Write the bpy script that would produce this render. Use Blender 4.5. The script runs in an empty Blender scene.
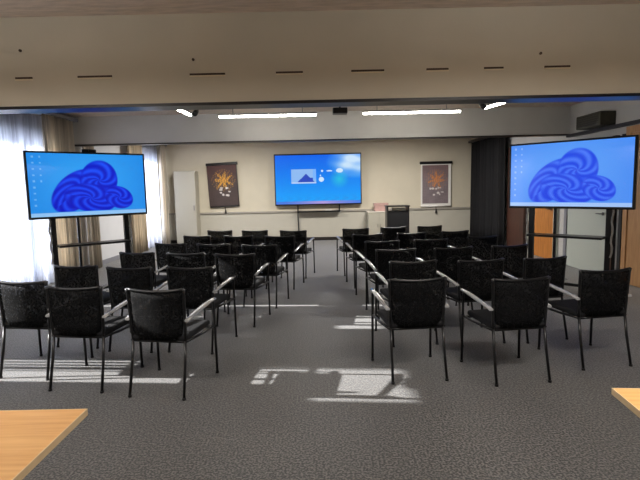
import bpy, bmesh, math, random
from mathutils import Vector, Matrix
random.seed(7)
D = bpy.data
COL = bpy.context.scene.collection
PI = math.pi

# ------------------------------------------------------------------ materials
def s2l(c):
    return tuple((x/12.92 if x <= .04045 else ((x+.055)/1.055)**2.4) for x in [v/255. for v in c])

def mat(name, rgb, rough=.6, metal=0., spec=.5, noise=0., scale=40., bump=0., bscale=None, coat=0., stretch=None):
    m = D.materials.new(name); m.use_nodes = True
    nt = m.node_tree; b = nt.nodes['Principled BSDF']
    c = s2l(rgb)
    b.inputs['Base Color'].default_value = (*c, 1)
    b.inputs['Roughness'].default_value = rough
    b.inputs['Metallic'].default_value = metal
    b.inputs['Specular IOR Level'].default_value = spec
    b.inputs['Coat Weight'].default_value = coat
    b.inputs['Coat Roughness'].default_value = .08
    if noise or bump:
        tc = nt.nodes.new('ShaderNodeTexCoord'); mp = nt.nodes.new('ShaderNodeMapping')
        nt.links.new(tc.outputs['Object'], mp.inputs['Vector'])
        if stretch: mp.inputs['Scale'].default_value = stretch
        n = nt.nodes.new('ShaderNodeTexNoise'); n.inputs['Scale'].default_value = scale
        n.inputs['Detail'].default_value = 5
        nt.links.new(mp.outputs['Vector'], n.inputs['Vector'])
        if noise:
            r = nt.nodes.new('ShaderNodeValToRGB')
            r.color_ramp.elements[0].position = .3; r.color_ramp.elements[1].position = .7
            r.color_ramp.elements[0].color = (*[max(0, x*(1-noise)) for x in c], 1)
            r.color_ramp.elements[1].color = (*[min(1, x*(1+noise)) for x in c], 1)
            nt.links.new(n.outputs['Fac'], r.inputs['Fac'])
            nt.links.new(r.outputs['Color'], b.inputs['Base Color'])
        if bump:
            n2 = n
            if bscale:
                n2 = nt.nodes.new('ShaderNodeTexNoise'); n2.inputs['Scale'].default_value = bscale
                nt.links.new(mp.outputs['Vector'], n2.inputs['Vector'])
            bp = nt.nodes.new('ShaderNodeBump'); bp.inputs['Strength'].default_value = bump
            bp.inputs['Distance'].default_value = .01
            nt.links.new(n2.outputs['Fac'], bp.inputs['Height'])
            nt.links.new(bp.outputs['Normal'], b.inputs['Normal'])
    return m

def emit(name, rgb, strength):
    m = D.materials.new(name); m.use_nodes = True
    b = m.node_tree.nodes['Principled BSDF']
    b.inputs['Base Color'].default_value = (*s2l(rgb), 1)
    b.inputs['Emission Color'].default_value = (*s2l(rgb), 1)
    b.inputs['Emission Strength'].default_value = strength
    return m

def picture(name, strength=0., rough=.25):
    """surface that shows the colour attribute 'img' (a printed or displayed picture)"""
    m = D.materials.new(name); m.use_nodes = True
    nt = m.node_tree; b = nt.nodes['Principled BSDF']
    a = nt.nodes.new('ShaderNodeAttribute'); a.attribute_name = 'img'
    b.inputs['Roughness'].default_value = rough
    if strength:
        b.inputs['Base Color'].default_value = (.01, .01, .012, 1)
        nt.links.new(a.outputs['Color'], b.inputs['Emission Color'])
        b.inputs['Emission Strength'].default_value = strength
    else:
        nt.links.new(a.outputs['Color'], b.inputs['Base Color'])
    return m

def cloth_see(name, rgb, trans, clear=0., streak=.82):
    """curtain cloth: diffuse + translucent (+ a little open weave)"""
    m = D.materials.new(name); m.use_nodes = True
    nt = m.node_tree; nt.nodes.clear()
    out = nt.nodes.new('ShaderNodeOutputMaterial')
    d = nt.nodes.new('ShaderNodeBsdfDiffuse'); t = nt.nodes.new('ShaderNodeBsdfTranslucent')
    c = (*s2l(rgb), 1)
    tc = nt.nodes.new('ShaderNodeTexCoord'); mp = nt.nodes.new('ShaderNodeMapping')
    mp.inputs['Scale'].default_value = (1, 60, .6)
    n = nt.nodes.new('ShaderNodeTexNoise'); n.inputs['Scale'].default_value = 1.
    r = nt.nodes.new('ShaderNodeValToRGB')
    r.color_ramp.elements[0].position = .35; r.color_ramp.elements[1].position = .65
    r.color_ramp.elements[0].color = (*[x*streak for x in c[:3]], 1); r.color_ramp.elements[1].color = c
    nt.links.new(tc.outputs['Object'], mp.inputs['Vector']); nt.links.new(mp.outputs['Vector'], n.inputs['Vector'])
    nt.links.new(n.outputs['Fac'], r.inputs['Fac'])
    nt.links.new(r.outputs['Color'], d.inputs['Color']); nt.links.new(r.outputs['Color'], t.inputs['Color'])
    mx = nt.nodes.new('ShaderNodeMixShader'); mx.inputs['Fac'].default_value = trans
    nt.links.new(d.outputs[0], mx.inputs[1]); nt.links.new(t.outputs[0], mx.inputs[2])
    last = mx
    if clear:
        tr = nt.nodes.new('ShaderNodeBsdfTransparent')
        m2 = nt.nodes.new('ShaderNodeMixShader'); m2.inputs['Fac'].default_value = clear
        nt.links.new(mx.outputs[0], m2.inputs[1]); nt.links.new(tr.outputs[0], m2.inputs[2]); last = m2
    nt.links.new(last.outputs[0], out.inputs['Surface'])
    return m

def glass(name):
    m = D.materials.new(name); m.use_nodes = True
    nt = m.node_tree; nt.nodes.clear()
    out = nt.nodes.new('ShaderNodeOutputMaterial'); tr = nt.nodes.new('ShaderNodeBsdfTransparent')
    g = nt.nodes.new('ShaderNodeBsdfGlossy'); g.inputs['Roughness'].default_value = .02
    f = nt.nodes.new('ShaderNodeFresnel'); f.inputs['IOR'].default_value = 1.3
    mx = nt.nodes.new('ShaderNodeMixShader')
    nt.links.new(f.outputs[0], mx.inputs['Fac']); nt.links.new(tr.outputs[0], mx.inputs[1])
    nt.links.new(g.outputs[0], mx.inputs[2]); nt.links.new(mx.outputs[0], out.inputs['Surface'])
    return m

def weave(name, rgb, opening):
    """open net fabric: fine square holes between black threads"""
    m = D.materials.new(name); m.use_nodes = True
    nt = m.node_tree; b = nt.nodes['Principled BSDF']
    b.inputs['Base Color'].default_value = (*s2l(rgb), 1); b.inputs['Roughness'].default_value = .8; b.inputs['Specular IOR Level'].default_value = .2
    tc = nt.nodes.new('ShaderNodeTexCoord')
    n = nt.nodes.new('ShaderNodeTexNoise'); n.inputs['Scale'].default_value = 60; n.inputs['Detail'].default_value = 2
    r = nt.nodes.new('ShaderNodeMapRange')
    r.inputs['From Min'].default_value = .38; r.inputs['From Max'].default_value = .66
    r.inputs['To Min'].default_value = 1.; r.inputs['To Max'].default_value = 1-opening*2
    nt.links.new(tc.outputs['Object'], n.inputs['Vector']); nt.links.new(n.outputs['Fac'], r.inputs['Value'])
    nt.links.new(r.outputs['Result'], b.inputs['Alpha'])
    return m

def carpet():
    m = D.materials.new('dark grey loop carpet'); m.use_nodes = True
    nt = m.node_tree; b = nt.nodes['Principled BSDF']
    tc = nt.nodes.new('ShaderNodeTexCoord')
    n = nt.nodes.new('ShaderNodeTexNoise'); n.inputs['Scale'].default_value = 74; n.inputs['Detail'].default_value = 2
    r = nt.nodes.new('ShaderNodeValToRGB'); e = r.color_ramp.elements
    e[0].position = .43; e[0].color = (*s2l((7, 7, 7)), 1)
    e[1].position = .62; e[1].color = (*s2l((112, 108, 103)), 1)
    big = nt.nodes.new('ShaderNodeTexNoise'); big.inputs['Scale'].default_value = 1.3
    mr = nt.nodes.new('ShaderNodeMapRange'); mr.inputs['To Min'].default_value = .85; mr.inputs['To Max'].default_value = 1.15
    mul = nt.nodes.new('ShaderNodeVectorMath'); mul.operation = 'SCALE'
    L = nt.links.new
    L(tc.outputs['Object'], n.inputs['Vector']); L(tc.outputs['Object'], big.inputs['Vector'])
    L(n.outputs['Fac'], r.inputs['Fac']); L(big.outputs['Fac'], mr.inputs['Value'])
    L(r.outputs['Color'], mul.inputs[0]); L(mr.outputs['Result'], mul.inputs['Scale'])
    L(mul.outputs['Vector'], b.inputs['Base Color'])
    b.inputs['Roughness'].default_value = .62; b.inputs['Specular IOR Level'].default_value = .45
    b.inputs['Sheen Weight'].default_value = .5
    bp = nt.nodes.new('ShaderNodeBump'); bp.inputs['Strength'].default_value = .6; bp.inputs['Distance'].default_value = .006
    L(n.outputs['Fac'], bp.inputs['Height']); L(bp.outputs['Normal'], b.inputs['Normal'])
    return m

def wood(name, a, c, axis='z', rough=.4):
    m = D.materials.new(name); m.use_nodes = True
    nt = m.node_tree; b = nt.nodes['Principled BSDF']; L = nt.links.new
    tc = nt.nodes.new('ShaderNodeTexCoord'); mp = nt.nodes.new('ShaderNodeMapping')
    mp.inputs['Scale'].default_value = {'z': (14, 14, 1.2), 'x': (1.2, 22, 14), 'y': (14, 1.2, 14)}[axis]
    n = nt.nodes.new('ShaderNodeTexNoise'); n.inputs['Scale'].default_value = 2.2; n.inputs['Detail'].default_value = 6
    n.inputs['Distortion'].default_value = .6
    r = nt.nodes.new('ShaderNodeValToRGB'); e = r.color_ramp.elements
    e[0].position = .3; e[0].color = (*s2l(a), 1); e[1].position = .7; e[1].color = (*s2l(c), 1)
    L(tc.outputs['Object'], mp.inputs['Vector']); L(mp.outputs['Vector'], n.inputs['Vector'])
    L(n.outputs['Fac'], r.inputs['Fac']); L(r.outputs['Color'], b.inputs['Base Color'])
    b.inputs['Roughness'].default_value = rough
    return m

M = dict(
    carpet=carpet(),
    rail=mat('grey beige trunking', (166, 160, 150), .5, noise=.03),
    bannerwhite=mat('white banner cloth', (236, 232, 226), .7, noise=.02),
    windowwall=mat('off white wall paint', (220, 220, 222), .75, noise=.02, scale=4),
    cupboard=mat('dull white laminate', (176, 171, 156), .5, noise=.02),
    wall=mat('cream wall paint', (212, 203, 182), .8, noise=.03, scale=3),
    beam=mat('cream beam paint', (201, 195, 178), .75, noise=.035, scale=2.5, bump=.08, bscale=60),
    dado=mat('pale grey wall paint', (194, 189, 175), .75, noise=.02, scale=4),
    greywall=mat('grey wall paint', (206, 204, 200), .8, noise=.03, scale=3),
    ceil=mat('rough ceiling plaster', (224, 208, 194), .9, noise=.14, scale=14, bump=.6, bscale=40, stretch=(.35, 1.6, 1)),
    lacquer=mat('dark glossy lacquer', (30, 29, 32), .34, spec=.45, noise=.1, scale=6),
    darktrim=mat('dark bronze trim', (38, 33, 32), .4),
    black=mat('black powder coated steel', (17, 17, 19), .32, noise=.1, scale=30),
    plastic=mat('black moulded plastic', (20, 20, 22), .35, noise=.1, scale=30),
    arm=mat('polished plastic with painted highlight', (176, 176, 176), .22, spec=.8, coat=1., noise=.06, scale=30),  # pale base colour stands in for highlights on dark armrests
    fabric=mat('black upholstery', (18, 18, 21), .9, noise=.25, scale=160, bump=.2, bscale=300),
    net=weave('black net weave', (10, 10, 12), .16),
    glide=mat('grey plastic', (150, 150, 150), .4, noise=.05),
    tablewood=wood('honey beech laminate', (212, 156, 92), (230, 180, 114), 'x', .38),
    edge=mat('pale beech edge band', (224, 196, 152), .45, noise=.06, scale=20),
    steel=mat('brushed grey steel', (120, 120, 122), .35, metal=.9, noise=.05),
    doorwood=wood('orange veneer', (176, 104, 36), (214, 140, 62), 'z', .35),
    tanwood=wood('tan veneer', (190, 138, 88), (212, 164, 112), 'z', .4),
    redwood=wood('dark red wood', (48, 24, 18), (78, 42, 28), 'z', .4),
    white=mat('white laminate', (206, 204, 194), .45, noise=.02),
    palegreen=mat('pale grey green laminate', (206, 212, 202), .45, noise=.02),
    jamb=mat('grey painted jamb', (140, 140, 146), .5, noise=.03),
    sheer=cloth_see('white sheer curtain', (228, 230, 238), .8, 0., .76),
    beige=cloth_see('beige curtain', (240, 230, 214), .4, 0., .6),  # strong streaks put the light and dark of the folds into the colour
    tan=cloth_see('tan curtain', (226, 208, 180), .3, 0., .65),
    darkcurtain=mat('near black velvet curtain', (12, 11, 15), .9, noise=.7, scale=3, stretch=(1, 14, .15)),
    slat=mat('cream blind slat', (200, 192, 176), .8, noise=.03),
    glass=glass('window glass'),
    frame=mat('white window frame', (214, 214, 214), .5, noise=.02),
    screen=picture('lit screen', 1.0, .15),
    print=picture('printed banner', 0., .6),
    tube=emit('fluorescent tube', (255, 250, 238), 32.),
    housing=mat('white lamp housing', (170, 170, 168), .5, noise=.02),
    pink=mat('pinkish cardboard', (186, 150, 142), .7, noise=.06, scale=20),
    olive=mat('dark olive grey casing', (66, 64, 52), .5, noise=.08),
    lightcable=mat('pale cable sheath', (176, 174, 168), .5, noise=.15, scale=60),
    paper=mat('white paper', (220, 214, 200), .7, noise=.02),
    slot=mat('dark slot', (62, 48, 34), .7, noise=.2),
    lip=mat('cream slot lip', (222, 212, 184), .6, noise=.03),
)

# ------------------------------------------------------------------ mesh helpers
class MB:
    def __init__(self): self.bm = bmesh.new()
    def box(self, x0, x1, y0, y1, z0, z1, bevel=0., seg=2):
        r = bmesh.ops.create_cube(self.bm, size=1.)
        vs = r['verts']
        for v in vs:
            v.co = Vector(((x0+x1)/2+v.co.x*(x1-x0), (y0+y1)/2+v.co.y*(y1-y0), (z0+z1)/2+v.co.z*(z1-z0)))
        if bevel:
            es = list({e for v in vs for e in v.link_edges})
            bmesh.ops.bevel(self.bm, geom=es, offset=bevel, segments=seg, affect='EDGES', profile=.5)
        return self
    def tube(self, pts, r, n=8, r2=None):
        pts = [Vector(p) for p in pts]; k = len(pts); rings = []
        up = None
        for i, p in enumerate(pts):
            t = ((pts[i+1]-p) if i == 0 else (p-pts[i-1]) if i == k-1 else
                 ((pts[i+1]-p).normalized()+(p-pts[i-1]).normalized())).normalized()
            if up is None:
                up = Vector((0, 0, 1)) if abs(t.z) < .9 else Vector((1, 0, 0))
            a = up.cross(t).normalized(); b = t.cross(a).normalized(); up = b
            rr = r if r2 is None else r+(r2-r)*i/(k-1)
            rings.append([self.bm.verts.new(p+(a*math.cos(2*PI*j/n)+b*math.sin(2*PI*j/n))*rr) for j in range(n)])
        for i in range(k-1):
            for j in range(n):
                f = self.bm.faces.new((rings[i][j], rings[i][(j+1) % n], rings[i+1][(j+1) % n], rings[i+1][j])); f.smooth = True
        self.bm.faces.new(rings[0][::-1]); self.bm.faces.new(rings[-1])
        return self
    def cyl(self, c, r, h, axis='z', n=16):
        d = {'x': Vector((1, 0, 0)), 'y': Vector((0, 1, 0)), 'z': Vector((0, 0, 1))}[axis]*h/2
        c = Vector(c); return self.tube([c-d, c+d], r, n)
    def loft(self, rows, closed_u=False):
        """rows of equal length point lists -> smooth quads"""
        vr = [[self.bm.verts.new(p) for p in row] for row in rows]
        for a, b in zip(vr, vr[1:]):
            m = len(a)
            for j in range(m if closed_u else m-1):
                f = self.bm.faces.new((a[j], a[(j+1) % m], b[(j+1) % m], b[j])); f.smooth = True
        return vr
    def slab(self, f, nu, nv, th):
        """closed sheet: f(u,v)-> (point, normal)"""
        A = [[None]*(nu+1) for _ in range(nv+1)]; B = [[None]*(nu+1) for _ in range(nv+1)]
        for j in range(nv+1):
            for i in range(nu+1):
                p, n = f(i/nu, j/nv); p = Vector(p); n = Vector(n).normalized()*th/2
                A[j][i] = self.bm.verts.new(p+n); B[j][i] = self.bm.verts.new(p-n)
        def q(*v):
            fc = self.bm.faces.new(v); fc.smooth = True
        for j in range(nv):
            for i in range(nu):
                q(A[j][i], A[j][i+1], A[j+1][i+1], A[j+1][i]); q(B[j][i], B[j+1][i], B[j+1][i+1], B[j][i+1])
        for j in range(nv):
            q(A[j][0], A[j+1][0], B[j+1][0], B[j][0]); q(A[j][nu], B[j][nu], B[j+1][nu], A[j+1][nu])
        for i in range(nu):
            q(A[0][i], B[0][i], B[0][i+1], A[0][i+1]); q(A[nv][i], A[nv][i+1], B[nv][i+1], B[nv][i])
        return self
    def build(self, name, m, parent=None, loc=None):
        bmesh.ops.recalc_face_normals(self.bm, faces=self.bm.faces)
        me = D.meshes.new(name); self.bm.to_mesh(me); self.bm.free()
        o = D.objects.new(name, me); COL.objects.link(o)
        me.materials.append(M[m])
        if parent: o.parent = parent
        if loc: o.location = loc
        return o

def tag(o, label, cat, group=None):
    o['label'] = label; o['category'] = cat
    if group: o['group'] = group
    return o
def thing(name, label, cat, loc=(0, 0, 0), rz=0., group=None):
    o = D.objects.new(name, None); COL.objects.link(o)
    o.empty_display_size = .1
    o.location = loc; o.rotation_euler = (0, 0, rz)
    return tag(o, label, cat, group)
def struct(name, mb, m):
    o = mb.build(name, m); o['kind'] = 'structure'; return o
def copy_tree(o, parent=None):
    c = o.copy(); COL.objects.link(c)
    if parent: c.parent = parent
    for ch in o.children: copy_tree(ch, c)
    return c
def image_panel(name, w, h, nx, ny, fn, m, parent=None, loc=(0, 0, 0)):
    """flat panel in the local xz plane facing -y with the picture fn(u, v), v from the top"""
    verts = [((i/nx-.5)*w, 0, (.5-j/ny)*h) for j in range(ny+1) for i in range(nx+1)]
    faces = [(j*(nx+1)+i, (j+1)*(nx+1)+i, (j+1)*(nx+1)+i+1, j*(nx+1)+i+1) for j in range(ny) for i in range(nx)]
    me = D.meshes.new(name); me.from_pydata(verts, [], faces)
    at = me.color_attributes.new('img', 'FLOAT_COLOR', 'POINT')
    buf = []
    for j in range(ny+1):
        for i in range(nx+1):
            buf += [*s2l([max(0, min(255, c)) for c in fn(i/nx, j/ny)]), 1.]
    at.data.foreach_set('color', buf)
    o = D.objects.new(name, me); COL.objects.link(o); me.materials.append(M[m])
    if parent: o.parent = parent
    o.location = loc
    return o
def mixc(a, b, t):
    t = max(0., min(1., t)); return tuple(x+(y-x)*t for x, y in zip(a, b))

# ------------------------------------------------------------------ the room
XL, XR, YB, YF, ZC = -4.8, 4.75, 14.5, -2.6, 3.0
struct('floor', MB().box(XL-.3, XR+.3, YF-.3, YB+.3, -.12, 0), 'carpet')
struct('ceiling', MB().box(XL-.3, XR+.3, YF-.3, YB+.3, ZC, ZC+.12), 'ceil')
struct('wall_back', MB().box(XL-.3, XR+.3, YB, YB+.2, 0, ZC), 'wall')
struct('wall_front', MB().box(XL-.3, XR+.3, YF-.2, YF, 0, ZC), 'wall')
struct('wall_right', MB().box(XR, XR+.2, YF, YB, 0, ZC), 'greywall')
# left wall with three tall openings
wins = [(3.5, 6.45, .15, 2.42), (6.65, 8.7, .12, 2.55), (12.65, 14.1, .12, 2.6)]
lw = MB(); y = YF
for y0, y1, z0, z1 in wins:
    lw.box(XL-.2, XL, y, y0, 0, ZC); lw.box(XL-.2, XL, y0, y1, 0, z0); lw.box(XL-.2, XL, y0, y1, z1, ZC); y = y1
lw.box(XL-.2, XL, y, YB, 0, ZC)
struct('wall_left', lw, 'windowwall')
for k, (y0, y1, z0, z1) in enumerate(wins):
    mb = MB(); f = .06; xa, xb = XL-.14, XL-.07
    mb.box(xa, xb, y0, y0+f, z0, z1).box(xa, xb, y1-f, y1, z0, z1)
    mb.box(xa, xb, y0+f, y1-f, z0, z0+f).box(xa, xb, y0+f, y1-f, z1-f, z1)
    if k == 1: mb.box(xa, xb, (y0+y1)/2-.03, (y0+y1)/2+.03, z0+f, z1-f)
    wo = struct('window_%d' % (k+1), mb, 'frame')
    MB().box(XL-.11, XL-.1, y0+f, y1-f, z0+f, z1-f).build('pane', 'glass', wo)

# the two down-stand beams across the room
struct('wall_beam_near', MB().box(XL, XR, 4.05, 4.24, 2.30, ZC), 'beam')
struct('shaded_underside_near', MB().box(XL, XR, 4.05, 4.26, 2.275, 2.30), 'lacquer')  # glossy strip, its dark colour carries the shade under the beam
struct('wall_beam_far', MB().box(XL, XR, 9.2, 9.36, 2.49, ZC), 'greywall')
struct('shaded_underside_far', MB().box(XL, XR, 9.195, 9.37, 2.465, 2.49), 'darktrim')  # dark strip painted in for the far beam's shadowed underside
# back wall: pale lower part, cable trunking, dark skirting
struct('trim_3', MB().box(XL, XR, YB-.02, YB, .1, .86), 'dado')
struct('trim_4', MB().box(XL, XR, YB-.06, YB, .865, .915), 'rail')
struct('baseboard_back', MB().box(XL, XR, YB-.05, YB, 0, .1), 'darktrim')
struct('baseboard_left', MB().box(XL, XL+.02, 8.35, 12.6, 0, .1), 'jamb')

# right wall: joinery
def door_leaf(n, y0, y1, z1, m, fr, handle=True):
    fo = MB()
    fo.box(XR-.06, XR, y0-.1, y0, 0, z1+.1).box(XR-.06, XR, y1, y1+.1, 0, z1+.1).box(XR-.06, XR, y0, y1, z1, z1+.1)
    o = struct('door_%d' % n, MB().box(XR-.045, XR, y0+.004, y1-.004, .01, z1-.004, .004), m)
    fo.build('door_frame', fr, o)
    if handle:
        h = MB(); yh = y0+.1
        h.cyl((XR-.05, yh, 1.05), .028, .012, 'x').tube([(XR-.05, yh, 1.05), (XR-.1, yh, 1.05), (XR-.1, yh+.12, 1.05)], .009)
        h.build('door_handle', 'steel', o)
    return o
door_leaf(1, 9.62, 10.75, 2.2, 'doorwood', 'palegreen')
door_leaf(2, 7.85, 9.1, 2.2, 'palegreen', 'jamb')
door_leaf(3, 5.9, 7.32, 2.3, 'tanwood', 'tanwood')
struct('trim_5', MB().box(XR-.09, XR, 10.95, 11.9, 0, 2.45), 'redwood')
struct('trim_6', MB().box(XR-.07, XR, 7.43, 7.5, 0, 2.3).box(XR-.07, XR, 7.66, 7.74, 0, 2.3), 'lacquer')
struct('trim_7', MB().box(XR-.08, XR, 5.0, 9.18, 2.42, 2.47), 'darktrim')

u = thing('ventilation_unit', 'dark olive box unit high on the right wall above the right-hand screen', 'air conditioner', (XR-.1, 8.14, 2.48))
MB().box(-.16, .1, -.36, .36, 0, .22, .015).build('casing', 'olive', u)
g = MB()
for k in range(5): g.box(-.166, -.158, -.3, .3, .03+k*.035, .045+k*.035)
g.build('grille', 'darktrim', u)

# slots along the near beam
ords = ['leftmost', 'second from left', 'third from left', 'fourth from left', 'fourth from right', 'third from right', 'second from right', 'rightmost']
for k, (x, w) in enumerate([(-2.39, .14), (-1.81, .28), (-.89, .29), (-.22, .22), (.42, .27), (.99, .18), (1.45, .16), (1.97, .21)]):
    t = thing('air_slot', ords[k]+' of the eight narrow dark slots in the cream beam', 'vent', (x, 4.05, 2.52), 0, 'slots along the cream beam')
    MB().box(-w/2, w/2, -.006, .002, -.005, .011).build('opening', 'slot', t)
    MB().box(-w/2, w/2, -.012, .002, -.016, -.006).build('lip', 'lip', t)
for x, z, s in [(-2.4, 2.74, 'left'), (-1.0, 2.64, 'middle'), (1.83, 2.63, 'right')]:
    tag(MB().cyl((0, 0, 0), .011, .012, 'y').build('screw_cap', 'slot', None, (x, 4.046, z)),
        'tiny dark plug on the cream beam, the '+s+' one of three', 'plug', 'plugs on the cream beam')

# ------------------------------------------------------------------ curtains and blind (left side)
def curtain(name, label, y0, y1, x, z0, z1, amp, folds, m, group=None, axis='y', ph=0., cat='curtain'):
    def f(u, v):
        a = ph+u*folds*2*PI
        off = amp*(math.sin(a)+.35*math.sin(2.3*a+1.))*(.75+.25*v)
        s = y0+(y1-y0)*u
        d = amp*folds*2*PI/(y1-y0)*math.cos(a)
        p = (x+off, s, z1+(z0-z1)*v); n = (1, -d, 0)
        if axis == 'x': p = (s, x+off, p[2]); n = (-d, 1, 0)
        return p, n
    o = MB().slab(f, max(24, int(folds*14)), 6, .004).build(name, m)
    return tag(o, label, cat, group)
curtain('sheer_curtain', 'bright white sheer curtain left of the left-hand screen', 6.75, 8.2, -4.62, .06, 2.86, .03, 13, 'sheer', 'white sheers')
curtain('sheer_curtain', 'bright white sheer curtain right of the left-hand screen near back corner', 12.72, 13.95, -4.62, .06, 2.86, .03, 11, 'sheer', 'white sheers')
curtain('side_curtain', 'beige gathered curtain hanging behind the left-hand screen', 8.12, 9.15, -4.56, .03, 2.9, .05, 8, 'beige', 'beige curtains')
curtain('side_curtain', 'beige gathered curtain below the far beam behind the left-hand trolley columns', 9.53, 10.0, -4.6, .03, 2.9, .05, 4, 'beige', 'beige curtains')
curtain('side_curtain', 'narrow tan curtain bunched just right of the left-hand trolley', 11.8, 12.7, -4.6, .03, 2.9, .05, 6, 'tan', 'beige curtains')
curtain('side_curtain', 'beige curtain bunched in the back left corner beside the white cupboard', 13.9, 14.35, -4.52, .03, 2.9, .06, 4, 'beige', 'beige curtains')
curtain('blackout_curtain', 'black floor-length curtain in the back right corner', 11.95, 14.4, 4.58, .03, 2.8, .06, 13, 'darkcurtain')
struct('trim_8', MB().box(XL+.1, XL+.32, 6.6, 9.19, 2.9, 2.96).box(XL+.1, XL+.32, 9.52, YB-.02, 2.9, 2.96), 'jamb')
struct('trim_9', MB().box(XR-.28, XR-.04, 11.92, YB-.02, 2.8, 2.86), 'darktrim')

bl = thing('slatted_sunmask', 'added cream slatted blind over the nearest left window, outside the frame', 'sunmask', (-4.66, 5., 2.44))  # unseen slats added, gapped to shape the sun patches on the floor
def slat(y0, y1, z0, z1, dx=0.):
    MB().box(dx-.002, dx+.002, y0-5., y1-5., z0-2.44, z1-2.44).build('slat', 'slat', bl)
MB().box(-.04, .03, -1.6, 1.65, -.14, .0).build('mask_top', 'slat', bl)
B0, B1 = .04, 2.32
for a in [(3.4, 3.80, B0, B1), (3.80, 4.10, B0, 1.92), (4.095, 4.30, B0, .72),
          (4.33, 4.35, B0, 1.5), (4.37, 4.42, B0, 1.5), (4.42, 4.44, B0, B1), (4.46, 4.50, B0, B1), (4.53, 4.57, B0, B1), (4.60, 5.05, B0, B1), (5.05, 5.65, B0, B1),
          (5.65, 6.08, B0, 2.03), (6.08, 6.15, B0, B1), (6.18, 6.63, B0, B1)]:
    slat(*a)
slat(4.45, 4.62, 1.35, B1, .012); slat(4.3, 4.62, B0, .66, .012); slat(4.3, 4.43, 1.2, 1.5, .012)

# ------------------------------------------------------------------ lamps
def lamp_bar(label, x0, y0, x1, y1, z, group='tube lights over the chairs'):
    L = math.hypot(x1-x0, y1-y0); a = math.atan2(y1-y0, x1-x0)
    t = thing('tube_light', label, 'ceiling light', ((x0+x1)/2, (y0+y1)/2, z), a, group)
    MB().box(-L/2, L/2, -.04, .04, .012, .04, .006).build('housing', 'housing', t)
    MB().tube([(-L/2+.02, 0, 0), (L/2-.02, 0, 0)], .02, 10).build('tube', 'tube', t)
    for s in (-1, 1):
        MB().cyl((s*L*.35, 0, (ZC-z+.04)/2), .006, ZC-z-.04, 'z', 6).build('hanger', 'steel', t)
    return t
lamp_bar('long glowing ceiling tube left of centre', -1.66, 8.22, .0, 8.22, 2.8)
lamp_bar('long glowing ceiling tube right of centre', .75, 8.2, 2.41, 8.2, 2.8)
lamp_bar('short slanting ceiling tube at far left', -2.1, 7.38, -2.06, 8.0, 2.8)
lamp_bar('short slanting ceiling tube at far right', 2.86, 7.2, 2.7, 7.92, 2.8)
def spot(label, x, y, z):
    t = thing('spotlight', label, 'spotlight', (x, y, z), 0, 'black ceiling spots')
    MB().cyl((0, 0, (ZC-z)/2+.02), .014, ZC-z-.04, 'z', 8).build('stem', 'black', t)
    MB().tube([(0, -.06, -.03), (0, .06, .03)], .04, 12).build('head', 'black', t)
spot('small black spotlight beside the short left ceiling tube', -1.93, 7.8, 2.81)
spot('small black spotlight beside the short right ceiling tube', 2.6, 7.72, 2.81)
pj = thing('projector', 'small black projector hanging between the two long ceiling tubes', 'projector', (.37, 8.0, 2.77))
MB().box(-.12, .12, -.1, .1, 0, .09, .012).build('casing', 'black', pj)
MB().cyl((.05, .105, .045), .03, .03, 'y').build('lens', 'lacquer', pj)
MB().cyl((0, 0, .16), .015, .14, 'z', 8).build('mount', 'black', pj)

def area(name, loc, sx, sy, w, col=(1, .965, .91), rot=(0, 0, 0)):
    l = D.lights.new(name, 'AREA'); l.shape = 'RECTANGLE'; l.size = sx; l.size_y = sy; l.energy = w; l.color = col
    o = D.objects.new(name, l); COL.objects.link(o); o.location = loc; o.rotation_euler = rot
    return o
# ceiling luminaires of the zone in front of the beam and of the zone behind the far beam
LP = [(-2.4, 2.0, 40, 'left, in front of the near beam'), (1.6, 2.0, 48, 'right, in front of the near beam'),
      (-2.4, 11.8, 150, 'left, behind the far beam'), (2.0, 11.8, 150, 'right, behind the far beam')]
for x, y, w, s in LP:
    drop = .45 if y < 4 else .0
    t = thing('ceiling_panel', 'flat ceiling lamp '+s+', out of view', 'ceiling light', (x, y, ZC-.05-drop), 0, 'flat ceiling lamps')
    MB().box(-.65, .65, -.16, .16, 0, .05, .008).build('housing', 'housing', t)
    area('lamp', (x, y, ZC-.06-drop), 1.2, .26, w)
    if drop:       # pendant drop and upward lamp added to brighten the near ceiling
        for q in (-.5, .5): MB().cyl((q, 0, .05+drop/2), .006, drop, 'z', 6).build('hanger', 'steel', t)
        area('fill_uplight', (x, y, ZC+.01-drop), 1.2, .26, 32, (1, .97, .94), (PI, 0, 0))

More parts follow.
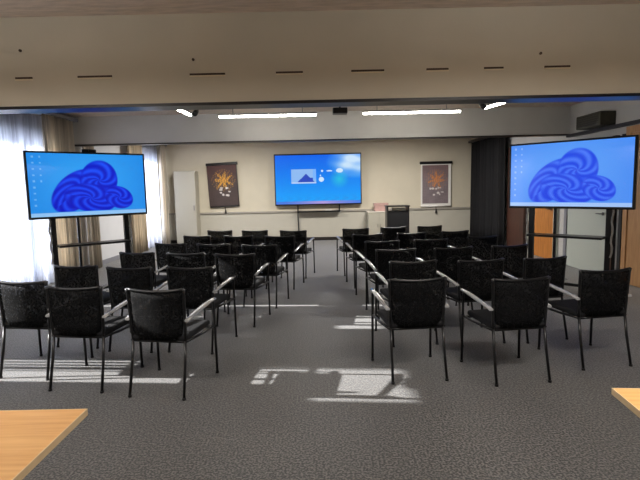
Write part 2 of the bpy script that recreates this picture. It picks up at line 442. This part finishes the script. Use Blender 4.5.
# ------------------------------------------------------------------ chairs
def make_chair():
    c = thing('meeting_chair', 'chair', 'chair')
    MB().box(-.235, .235, -.215, .25, .43, .48, .022, 3).build('seat', 'fabric', c)
    def bf(u, v):
        s = u*2-1; w = .204+.022*v-.03*max(0, .18-v)*5*s*s
        yy = -.205-.015*v-.028*(1-s*s)
        zz = .44+.383*v+.014*s*s*v
        return (s*w, yy, zz), (.056*2*s*.3, -1, -.1)
    MB().slab(bf, 10, 6, .008).build('backrest', 'net', c)
    fr = MB()
    for s in (-1, 1):
        fr.tube([(s*.216, -.205, .43), (s*.222, -.206, .5), (s*.227, -.212, .66), (s*.231, -.219, .81), (s*.237, -.222, .842)], .012)
    fr.tube([(s/6*.232, -.22-.028*(1-(s/6)**2), .824+.014*(s/6)**2) for s in range(-6, 7)], .0125)
    fr.build('back_frame', 'black', c)
    sf = MB()
    for s in (-1, 1):
        sf.tube([(s*.268, .25, .425), (s*.25, 0, .425), (s*.226, -.205, .43)], .011)
    sf.tube([(-.262, .232, .42), (.262, .232, .42)], .011).tube([(-.226, -.2, .425), (.226, -.2, .425)], .011)
    sf.build('seat_frame', 'black', c)
    for s in (-1, 1):
        l = MB().tube([(s*.272, .262, .012), (s*.27, .255, .4), (s*.268, .25, .62), (s*.268, .235, .646)], .0115).build('leg', 'black', c)
        MB().cyl((s*.272, .262, .008), .015, .016, 'z', 10).build('foot_cap', 'plastic', l)
        l = MB().tube([(s*.224, -.29, .012), (s*.22, -.235, .25), (s*.217, -.205, .44)], .0115).build('leg', 'black', c)
        MB().cyl((s*.224, -.29, .008), .015, .016, 'z', 10).build('foot_cap', 'plastic', l)
        # armrest: slim moulded pad, crowned, dipping at the front end
        rows = []
        for k in range(9):
            t = k/8; yy = .275-.5*t; w = .019+.007*math.sin(PI*min(1, t*1.15))
            zz = .664-.062*t+.006*math.sin(PI*t)-.012*max(0, .2-t)*5*.6
            xx = s*(.27-.024*t)
            rows.append([(xx+w*a, yy, zz+b) for a, b in ((-1, -.004), (-.7, .007), (0, .011), (.7, .007), (1, -.004), (.7, -.012), (-.7, -.012))])
        ab = MB(); vr = ab.loft(rows, True)
        ab.bm.faces.new(vr[0]); ab.bm.faces.new(vr[-1][::-1])
        ab.build('armrest', 'arm', c)
    return c

rowname = ['nearest row', 'second nearest row', 'third nearest row', 'third farthest row', 'second farthest row', 'farthest row']
seats = {
    'left': [
        [(-2.53, 4.27, 9), (-2.47, 5.08, 10), (-2.20, 6.06, 13), (-2.08, 7.0, 13), (-1.97, 8.05, 12), (-1.8, 9.02, 11)],
        [(-1.94, 3.98, 9), (-1.86, 4.91, 9), (-1.57, 5.9, 11), (-1.43, 6.8, 11), (-1.28, 7.9, 10), (-1.14, 8.85, 10)],
        [(-1.23, 3.82, 10), (-1.24, 4.84, 9), (-.96, 5.72, 9), (-.78, 6.58, 9), (-.60, 7.75, 9), (-.43, 8.66, 9)]],
    'right': [
        [(.755, 4.02, -6), (.895, 4.92, -6), (.875, 5.84, -6), (.82, 6.72, -6), (.73, 7.71, -6), (.62, 8.8, -6)],
        [(1.55, 3.94, -6), (1.55, 4.9, -8), (1.55, 5.88, -9), (1.5, 6.8, -9), (1.42, 7.8, -9), (1.3, 8.9, -9)],
        [(2.38, 4.23, -9), (2.2, 4.96, -12), (2.25, 5.98, -12), (2.28, 7.05, -12), (2.14, 7.95, -12), (1.98, 9.02, -11)]]}
colname = {'left': ['at the window end', 'in the middle', 'at the aisle end'],
           'right': ['at the aisle end', 'in the middle', 'at the wall end']}
proto = None
for side, cols in seats.items():
    for ci, col in enumerate(cols):
        for ri, (x, y, yaw) in enumerate(col):
            if proto is None: proto = make_chair(); c = proto
            else: c = copy_tree(proto)
            c.location = (x, y, 0); c.rotation_euler = (0, 0, -math.radians(yaw+random.uniform(-1.5, 1.5)))
            tag(c, 'black net-backed armchair %s of the %s, %s block' % (colname[side][ci], rowname[ri], side), 'chair',
                '%s block of meeting chairs' % side)

# ------------------------------------------------------------------ screens
def desk_picture(bg_a, bg_b, p_a, p_b):
    def fn(u, v):
        c = mixc(bg_a, bg_b, .5+.5*math.cos((u-.5)*3.2)*math.cos((v-.45)*2.6)-.15)
        # generic heap of overlapping folded ribbons
        for cx, cy, rx, ry, an, k in [(.37, .60, .25, .27, -.75, 17), (.58, .43, .17, .34, .25, 13), (.50, .72, .24, .24, .2, 15), (.75, .72, .14, .19, .4, 12)]:
            dx, dy = u-cx, (v-cy)
            a = an; xx = dx*math.cos(a)+dy*.56*math.sin(a); yy = (-dx*math.sin(a)+dy*.56*math.cos(a))/.56
            r = math.hypot(xx/rx, yy/ry)
            if r < 1 and v < .935:
                st = .5+.5*math.sin(k*(r+.45*math.atan2(yy, xx)))
                pc = mixc(p_a, p_b, st*.75+.25*(1-v))
                pc = mixc(pc, p_a, max(0, (r-.82)/.18)*.7)
                c = mixc(c, pc, min(1, (1-r)*14))
        if v > .94: c = mixc(c, (214, 228, 246), .6)
        for gx in (.045, .1):
            for gy in range(9):
                if gx > .06 and gy > 4: continue
                if abs(u-gx) < .009 and abs(v-.06-gy*.095) < .014: c = mixc(c, (235, 240, 250), .35)
        return c
    return fn
pic_left = desk_picture((22, 124, 222), (56, 166, 244), (4, 14, 190), (28, 84, 244))
pic_right = desk_picture((62, 128, 236), (100, 166, 250), (24, 62, 226), (78, 124, 246))
def pic_centre(u, v):
    c = mixc((6, 98, 232), (22, 160, 250), v*1.1)
    n = .5+.25*math.sin(u*23+v*9)+.25*math.sin(u*11-v*31)
    t = max(0, 1-math.hypot((u-.93)/.34, (v-.16)/.34)); c = mixc(c, (200, 226, 250), t*1.7*(.5+.5*n))
    t = max(0, 1-math.hypot((u-.75)/.12, (v-.5)/.2)); c = mixc(c, (40, 190, 225), t)
    if .185 < u < .48 and .29 < v < .58:
        c = (142, 186, 240)
        if v > .58-.2*(1-abs(u-.36)/.12) or (.38 < u < .44 and v > .46): c = (40, 74, 190)
        if v > .55: c = (186, 210, 244)
        if u > .44 and v < .5: c = (120, 178, 250)
    for px, py, rx, ry in [(.55, .33, .012, .022), (.635, .33, .035, .014), (.755, .325, .04, .045), (.54, .5, .03, .05), (.53, .42, .008, .015)]:
        if ((u-px)/rx)**2+((v-py)/ry)**2 < 1: c = (206, 230, 252)
    if v > .8: c = mixc(c, (70, 120, 215), (.5+.5*math.sin(u*57+math.sin(v*41)*2))*.4*(v-.8)*5)
    if v > .94: c = mixc((170, 150, 214), (70, 120, 220), abs(u-.55)*2.2)
    return c

TW, TH = 1.67, .965
def trolley(label, loc, rz, pic, zc):
    t = thing('screen_trolley', label, 'television', loc, rz, 'wheeled screens at the sides')
    MB().box(-TW/2, TW/2, -.03, .04, zc-TH/2, zc+TH/2, .008).build('housing', 'plastic', t)
    image_panel('screen', TW-.06, TH-.06, 220, 124, pic, 'screen', t, (0, -.0315, zc+.003))
    for s in (-1, 1):
        MB().box(s*.52-.035, s*.52+.035, .06, .12, .1, zc+.2, .006).build('column', 'black', t)
        ft = MB().box(s*.52-.03, s*.52+.03, -.32, .42, .075, .12, .008).build('foot', 'black', t)
        for yy in (-.29, .39):
            MB().cyl((s*.52, yy, .036), .036, .03, 'x', 14).build('castor', 'plastic', ft)
        pts = [(s*.52+.05*s+.012*math.sin(k*1.7), .05+.01*math.cos(k*2.1), zc-.45-k*.07) for k in range(11)]
        MB().tube(pts, .013, 6).build('cable', 'lightcable', t)
    MB().box(-.56, .56, .05, .13, zc-.2, zc-.13).box(-.56, .56, .05, .13, zc+.1, zc+.17).box(-.3, .3, .04, .06, zc-.22, zc+.2).build('bracket', 'black', t)
    MB().box(-.5, .5, -.16, .13, .80, .83, .006).build('shelf', 'plastic', t)
    MB().box(-.49, .49, .07, .11, .08, .12).build('crossbar', 'black', t)
    MB().box(-.2, -.165, .07, .1, .12, zc-.3).build('cable_duct', 'black', t)
    return t
LT = trolley('large wheeled screen on the left in front of the beige curtain', (-3.445, 7.28, 0), math.atan2(1.05, 1.27), pic_left, 1.70)
trolley('large wheeled screen on the right in front of the wooden doors', (3.535, 6.86, 0), math.atan2(-.71, .71), pic_right, 1.69)
wc = thing('webcam', 'small black camera bar on top of the left-hand screen', 'webcam', LT.matrix_basis @ Vector((.02, .01, 1.70+TH/2)), LT.rotation_euler.z)
MB().box(-.1, .1, -.03, .03, 0, .045, .01).build('casing', 'plastic', wc)
MB().cyl((0, -.034, .023), .014, .012, 'y').build('lens', 'lacquer', wc)

cd = thing('wall_screen', 'huge screen in the middle of the back wall', 'television', (-.02, YB-.12, 1.83))
MB().box(-1.29, 1.29, -.05, .06, -.76, .76, .01).build('housing', 'plastic', cd)
image_panel('screen', 2.52, 1.44, 260, 148, pic_centre, 'screen', cd, (0, -.0515, 0))
MB().box(-.3, .3, .06, .12, -.3, .3).build('wall_bracket', 'black', cd)
tr = MB().box(-.64, .64, -.12, .06, -.97, -.93, .006)
for s in (-1, 1): tr.box(s*.62-.02, s*.62+.02, -.02, .03, -.95, -.7)
tr.build('tray', 'black', cd)
MB().tube([(-.62, .02, -.95), (-.625, .03, -1.2), (-.61, .04, -1.5), (-.62, .05, -1.8)], .02, 8).build('cable', 'black', cd)
tag(MB().box(-.09, .09, -.05, .05, 0, .05, .01).build('remote_dock', 'white', None, (.27, YB-.16, .90)), 'small white box on the tray under the back wall screen', 'box')

# ------------------------------------------------------------------ hanging banners
def banner_pic(base, top, gold, seed):
    rnd = random.Random(seed)
    blobs = [(rnd.uniform(.3, .8), rnd.uniform(.56, .78), rnd.uniform(.025, .06), rnd.uniform(.012, .03)) for _ in range(9)]
    rays = [rnd.uniform(.55, 1.1) for _ in range(12)]
    def fn(u, v):
        n = math.sin(u*41+math.sin(v*37)*2)*math.sin(v*53+math.sin(u*29)*2)
        c = mixc(mixc(top, base, v*2.2), tuple(x*.7 for x in base), .25+.25*n)
        dx, dy = (u-.54)/.36, (v-.38)/.24
        r = math.hypot(dx, dy); th = math.atan2(dy, dx)
        g = math.sin(u*61+v*23+math.sin(v*47)*1.7)*math.sin(v*71-u*17+seed)
        lim = .62+.3*math.cos(7*th+seed)+.12*math.cos(11*th)
        if r < lim: c = mixc(c, gold, .45+.55*g+.35*(1-r))
        elif r < 1.15 and g > .55: c = mixc(c, gold, .5)
        for bx, by, rx, ry in blobs:
            if ((u-bx)/rx)**2+((v-by)/ry)**2 < 1: c = mixc(c, (236, 230, 226), .85)
        return c
    return fn
def banner(label, x, z0, z1, w, pic, border, lean):
    t = thing('hanging_banner', label, 'banner', (x, YB-.06, z1), 0, 'banners on the back wall')
    t.rotation_euler = (0, lean, 0)
    h = z1-z0
    MB().box(-w/2, w/2, -.004, .004, -h, -.02).build('backing', border, t)
    bw = .86 if border == 'bannerwhite' else .99
    image_panel('print', w*bw, (h-.06)*(.92 if border == 'bannerwhite' else .99), 60, 90, pic, 'print', t, (-.02*w, -.0055, -h/2))
    MB().box(-w/2-.03, w/2+.03, -.03, .03, -.05, .03, .008).build('top_rail', 'black', t)
    MB().cyl((0, 0, -h), .018, w, 'x', 10).build('bottom_rod', 'bannerwhite' if border == 'bannerwhite' else 'darktrim', t)
    MB().tube([(0, 0, -h), (.01, 0, -h-.1)], .012, 6).tube([(.01, 0, -h-.1), (.01, 0, -h-.2)], .02, 8, .035).build('tassel', 'darktrim', t)
banner('dark banner with a golden burst, left of the back wall screen', -2.88, 1.08, 2.36, .88, banner_pic((78, 62, 60), (92, 50, 48), (236, 170, 56), 3), 'darktrim', -.04)
banner('grey banner with an orange burst and white border, right of the back wall screen', 3.5, .96, 2.26, .9, banner_pic((138, 124, 128), (134, 104, 104), (226, 140, 74), 5), 'bannerwhite', .0)

# ------------------------------------------------------------------ furniture by the back wall
cb = thing('cupboard', 'tall narrow white cupboard in the back left corner', 'cupboard', (-3.9, YB-.24, 0))
MB().box(-.31, .31, -.2, .2, 0, 2.15, .006).build('body', 'cupboard', cb)
d = MB().box(-.3, .3, -.222, -.202, .06, 2.13, .004).build('door', 'cupboard', cb)
MB().box(.24, .26, -.245, -.222, 1.0, 1.15, .004).build('handle', 'steel', d)
sb = thing('sideboard', 'low white sideboard at the back wall under the pinkish box', 'sideboard', (1.78, YB-.3, 0))
MB().box(-.36, .26, -.22, .22, .06, .83).build('body', 'cupboard', sb)
MB().box(-.38, .28, -.24, .23, .83, .86, .004).build('top', 'paper', sb)
MB().box(-.33, .23, -.19, .19, 0, .06).build('plinth', 'darktrim', sb)
for s in (0, 1):
    dd = MB().box(-.355+s*.31, -.05+s*.305, -.237, -.221, .09, .81, .003).build('door', 'cupboard', sb)
    MB().box(-.09+s*.07, -.08+s*.07, -.25, -.237, .4, .5).build('handle', 'steel', dd)
pk = thing('storage_box', 'pinkish box lying on the white sideboard', 'box', (1.82, YB-.3, .86))
MB().box(-.2, .2, -.14, .14, 0, .2, .006).build('body', 'pink', pk)
MB().box(-.207, .207, -.147, .147, .17, .235, .006).build('lid', 'pink', pk)
le = thing('lectern', 'black lectern with papers in its open top, behind the right block', 'lectern', (2.03, 12.55, 0))
for s in (-1, 1): MB().box(s*.27-.015, s*.27+.015, -.2, .2, .03, 1.05, .004).build('side_panel', 'plastic', le)
MB().box(-.255, .255, -.19, -.17, .2, .93).build('front_panel', 'fabric', le)
MB().box(-.3, .3, -.23, .23, 1.05, 1.085, .008).build('top', 'plastic', le)
MB().box(-.255, .255, -.165, .19, .93, .95).build('shelf', 'plastic', le)
MB().box(-.3, .3, -.24, .24, 0, .03, .006).build('base', 'plastic', le)
pp = tag(MB().box(-.17, .17, -.1, .1, 0, .07, .004).build('paper_stack', 'paper', None, (2.08, 12.58, .95)), 'stack of white paper lying inside the black lectern', 'paper')

# ------------------------------------------------------------------ tables in the foreground
def table(label, loc, rz, w, d, corner):
    t = thing('table', label, 'table', loc, rz, 'beech tables at the front')
    s = corner
    x0, x1 = (-w, 0) if s > 0 else (0, w)
    MB().box(x0+.004, x1-.004, -d+.004, -.004, .715, .74).build('tabletop', 'tablewood', t)
    MB().box(x0, x0+.004, -d, 0, .714, .7405).box(x1-.004, x1, -d, 0, .714, .7405).box(x0+.004, x1-.004, -d, -d+.004, .714, .7405).box(x0+.004, x1-.004, -.004, 0, .714, .7405).build('edge_band', 'edge', t)
    fr = MB()
    for yy in (-d+.12, -.3): fr.box(x0+.2, x1-.2, yy-.015, yy+.015, .675, .714)
    for xx in (x0+.4, x1-.4): fr.box(xx-.015, xx+.015, -d+.12, -.3, .675, .714)
    fr.build('frame', 'steel', t)
    for xx in (x0+.4, x1-.4):
        for yy in (-d+.12, -.3):
            l = MB().cyl((xx, yy, .36), .022, .63, 'z', 14).build('leg', 'steel', t)
            MB().cyl((xx, yy, .02), .025, .04, 'z', 14).build('foot_cap', 'plastic', l)
table('light beech table at the bottom left corner', (-.925, 1.80, 0), 0., 1.6, .8, 1)
table('light beech table at the bottom right corner', (1.18, 1.885, 0), -.1, 1.6, .8, -1)

# ------------------------------------------------------------------ daylight
sun = D.lights.new('sun', 'SUN'); sun.energy = 12.; sun.angle = math.radians(.6); sun.color = (1., .98, .95)
so = D.objects.new('sun', sun); COL.objects.link(so)
so.rotation_euler = Vector((1, -.08, -.42)).to_track_quat('-Z', 'Y').to_euler()
so.location = (-12, 5, 6)
w = D.worlds.new('sky'); bpy.context.scene.world = w; w.use_nodes = True
bg = w.node_tree.nodes['Background']; bg.inputs['Color'].default_value = (.80, .88, 1., 1); bg.inputs['Strength'].default_value = 9.

# ------------------------------------------------------------------ camera
P, R, H = math.radians(6.2), math.radians(1.25), 1.58
fw = Vector((0, math.cos(P), -math.sin(P))); up0 = Vector((0, math.sin(P), math.cos(P))); rt0 = Vector((1, 0, 0))
rt = rt0*math.cos(R)-up0*math.sin(R); up = up0*math.cos(R)+rt0*math.sin(R)
cam = D.cameras.new('camera'); cam.lens = 27.; cam.sensor_width = 36.; cam.clip_start = .05
co = D.objects.new('camera', cam); COL.objects.link(co)
m3 = Matrix((rt, up, -fw)).transposed()
co.matrix_world = Matrix.Translation((0, 0, H)) @ m3.to_4x4()
sc = bpy.context.scene
sc.camera = co
vs = sc.view_settings
vs.view_transform = 'Standard'; vs.look = 'None'; vs.gamma = 1.; vs.exposure = 0.; vs.use_curve_mapping = False
sc.cycles.use_denoising = True
sc.cycles.max_bounces = 10; sc.cycles.transparent_max_bounces = 24
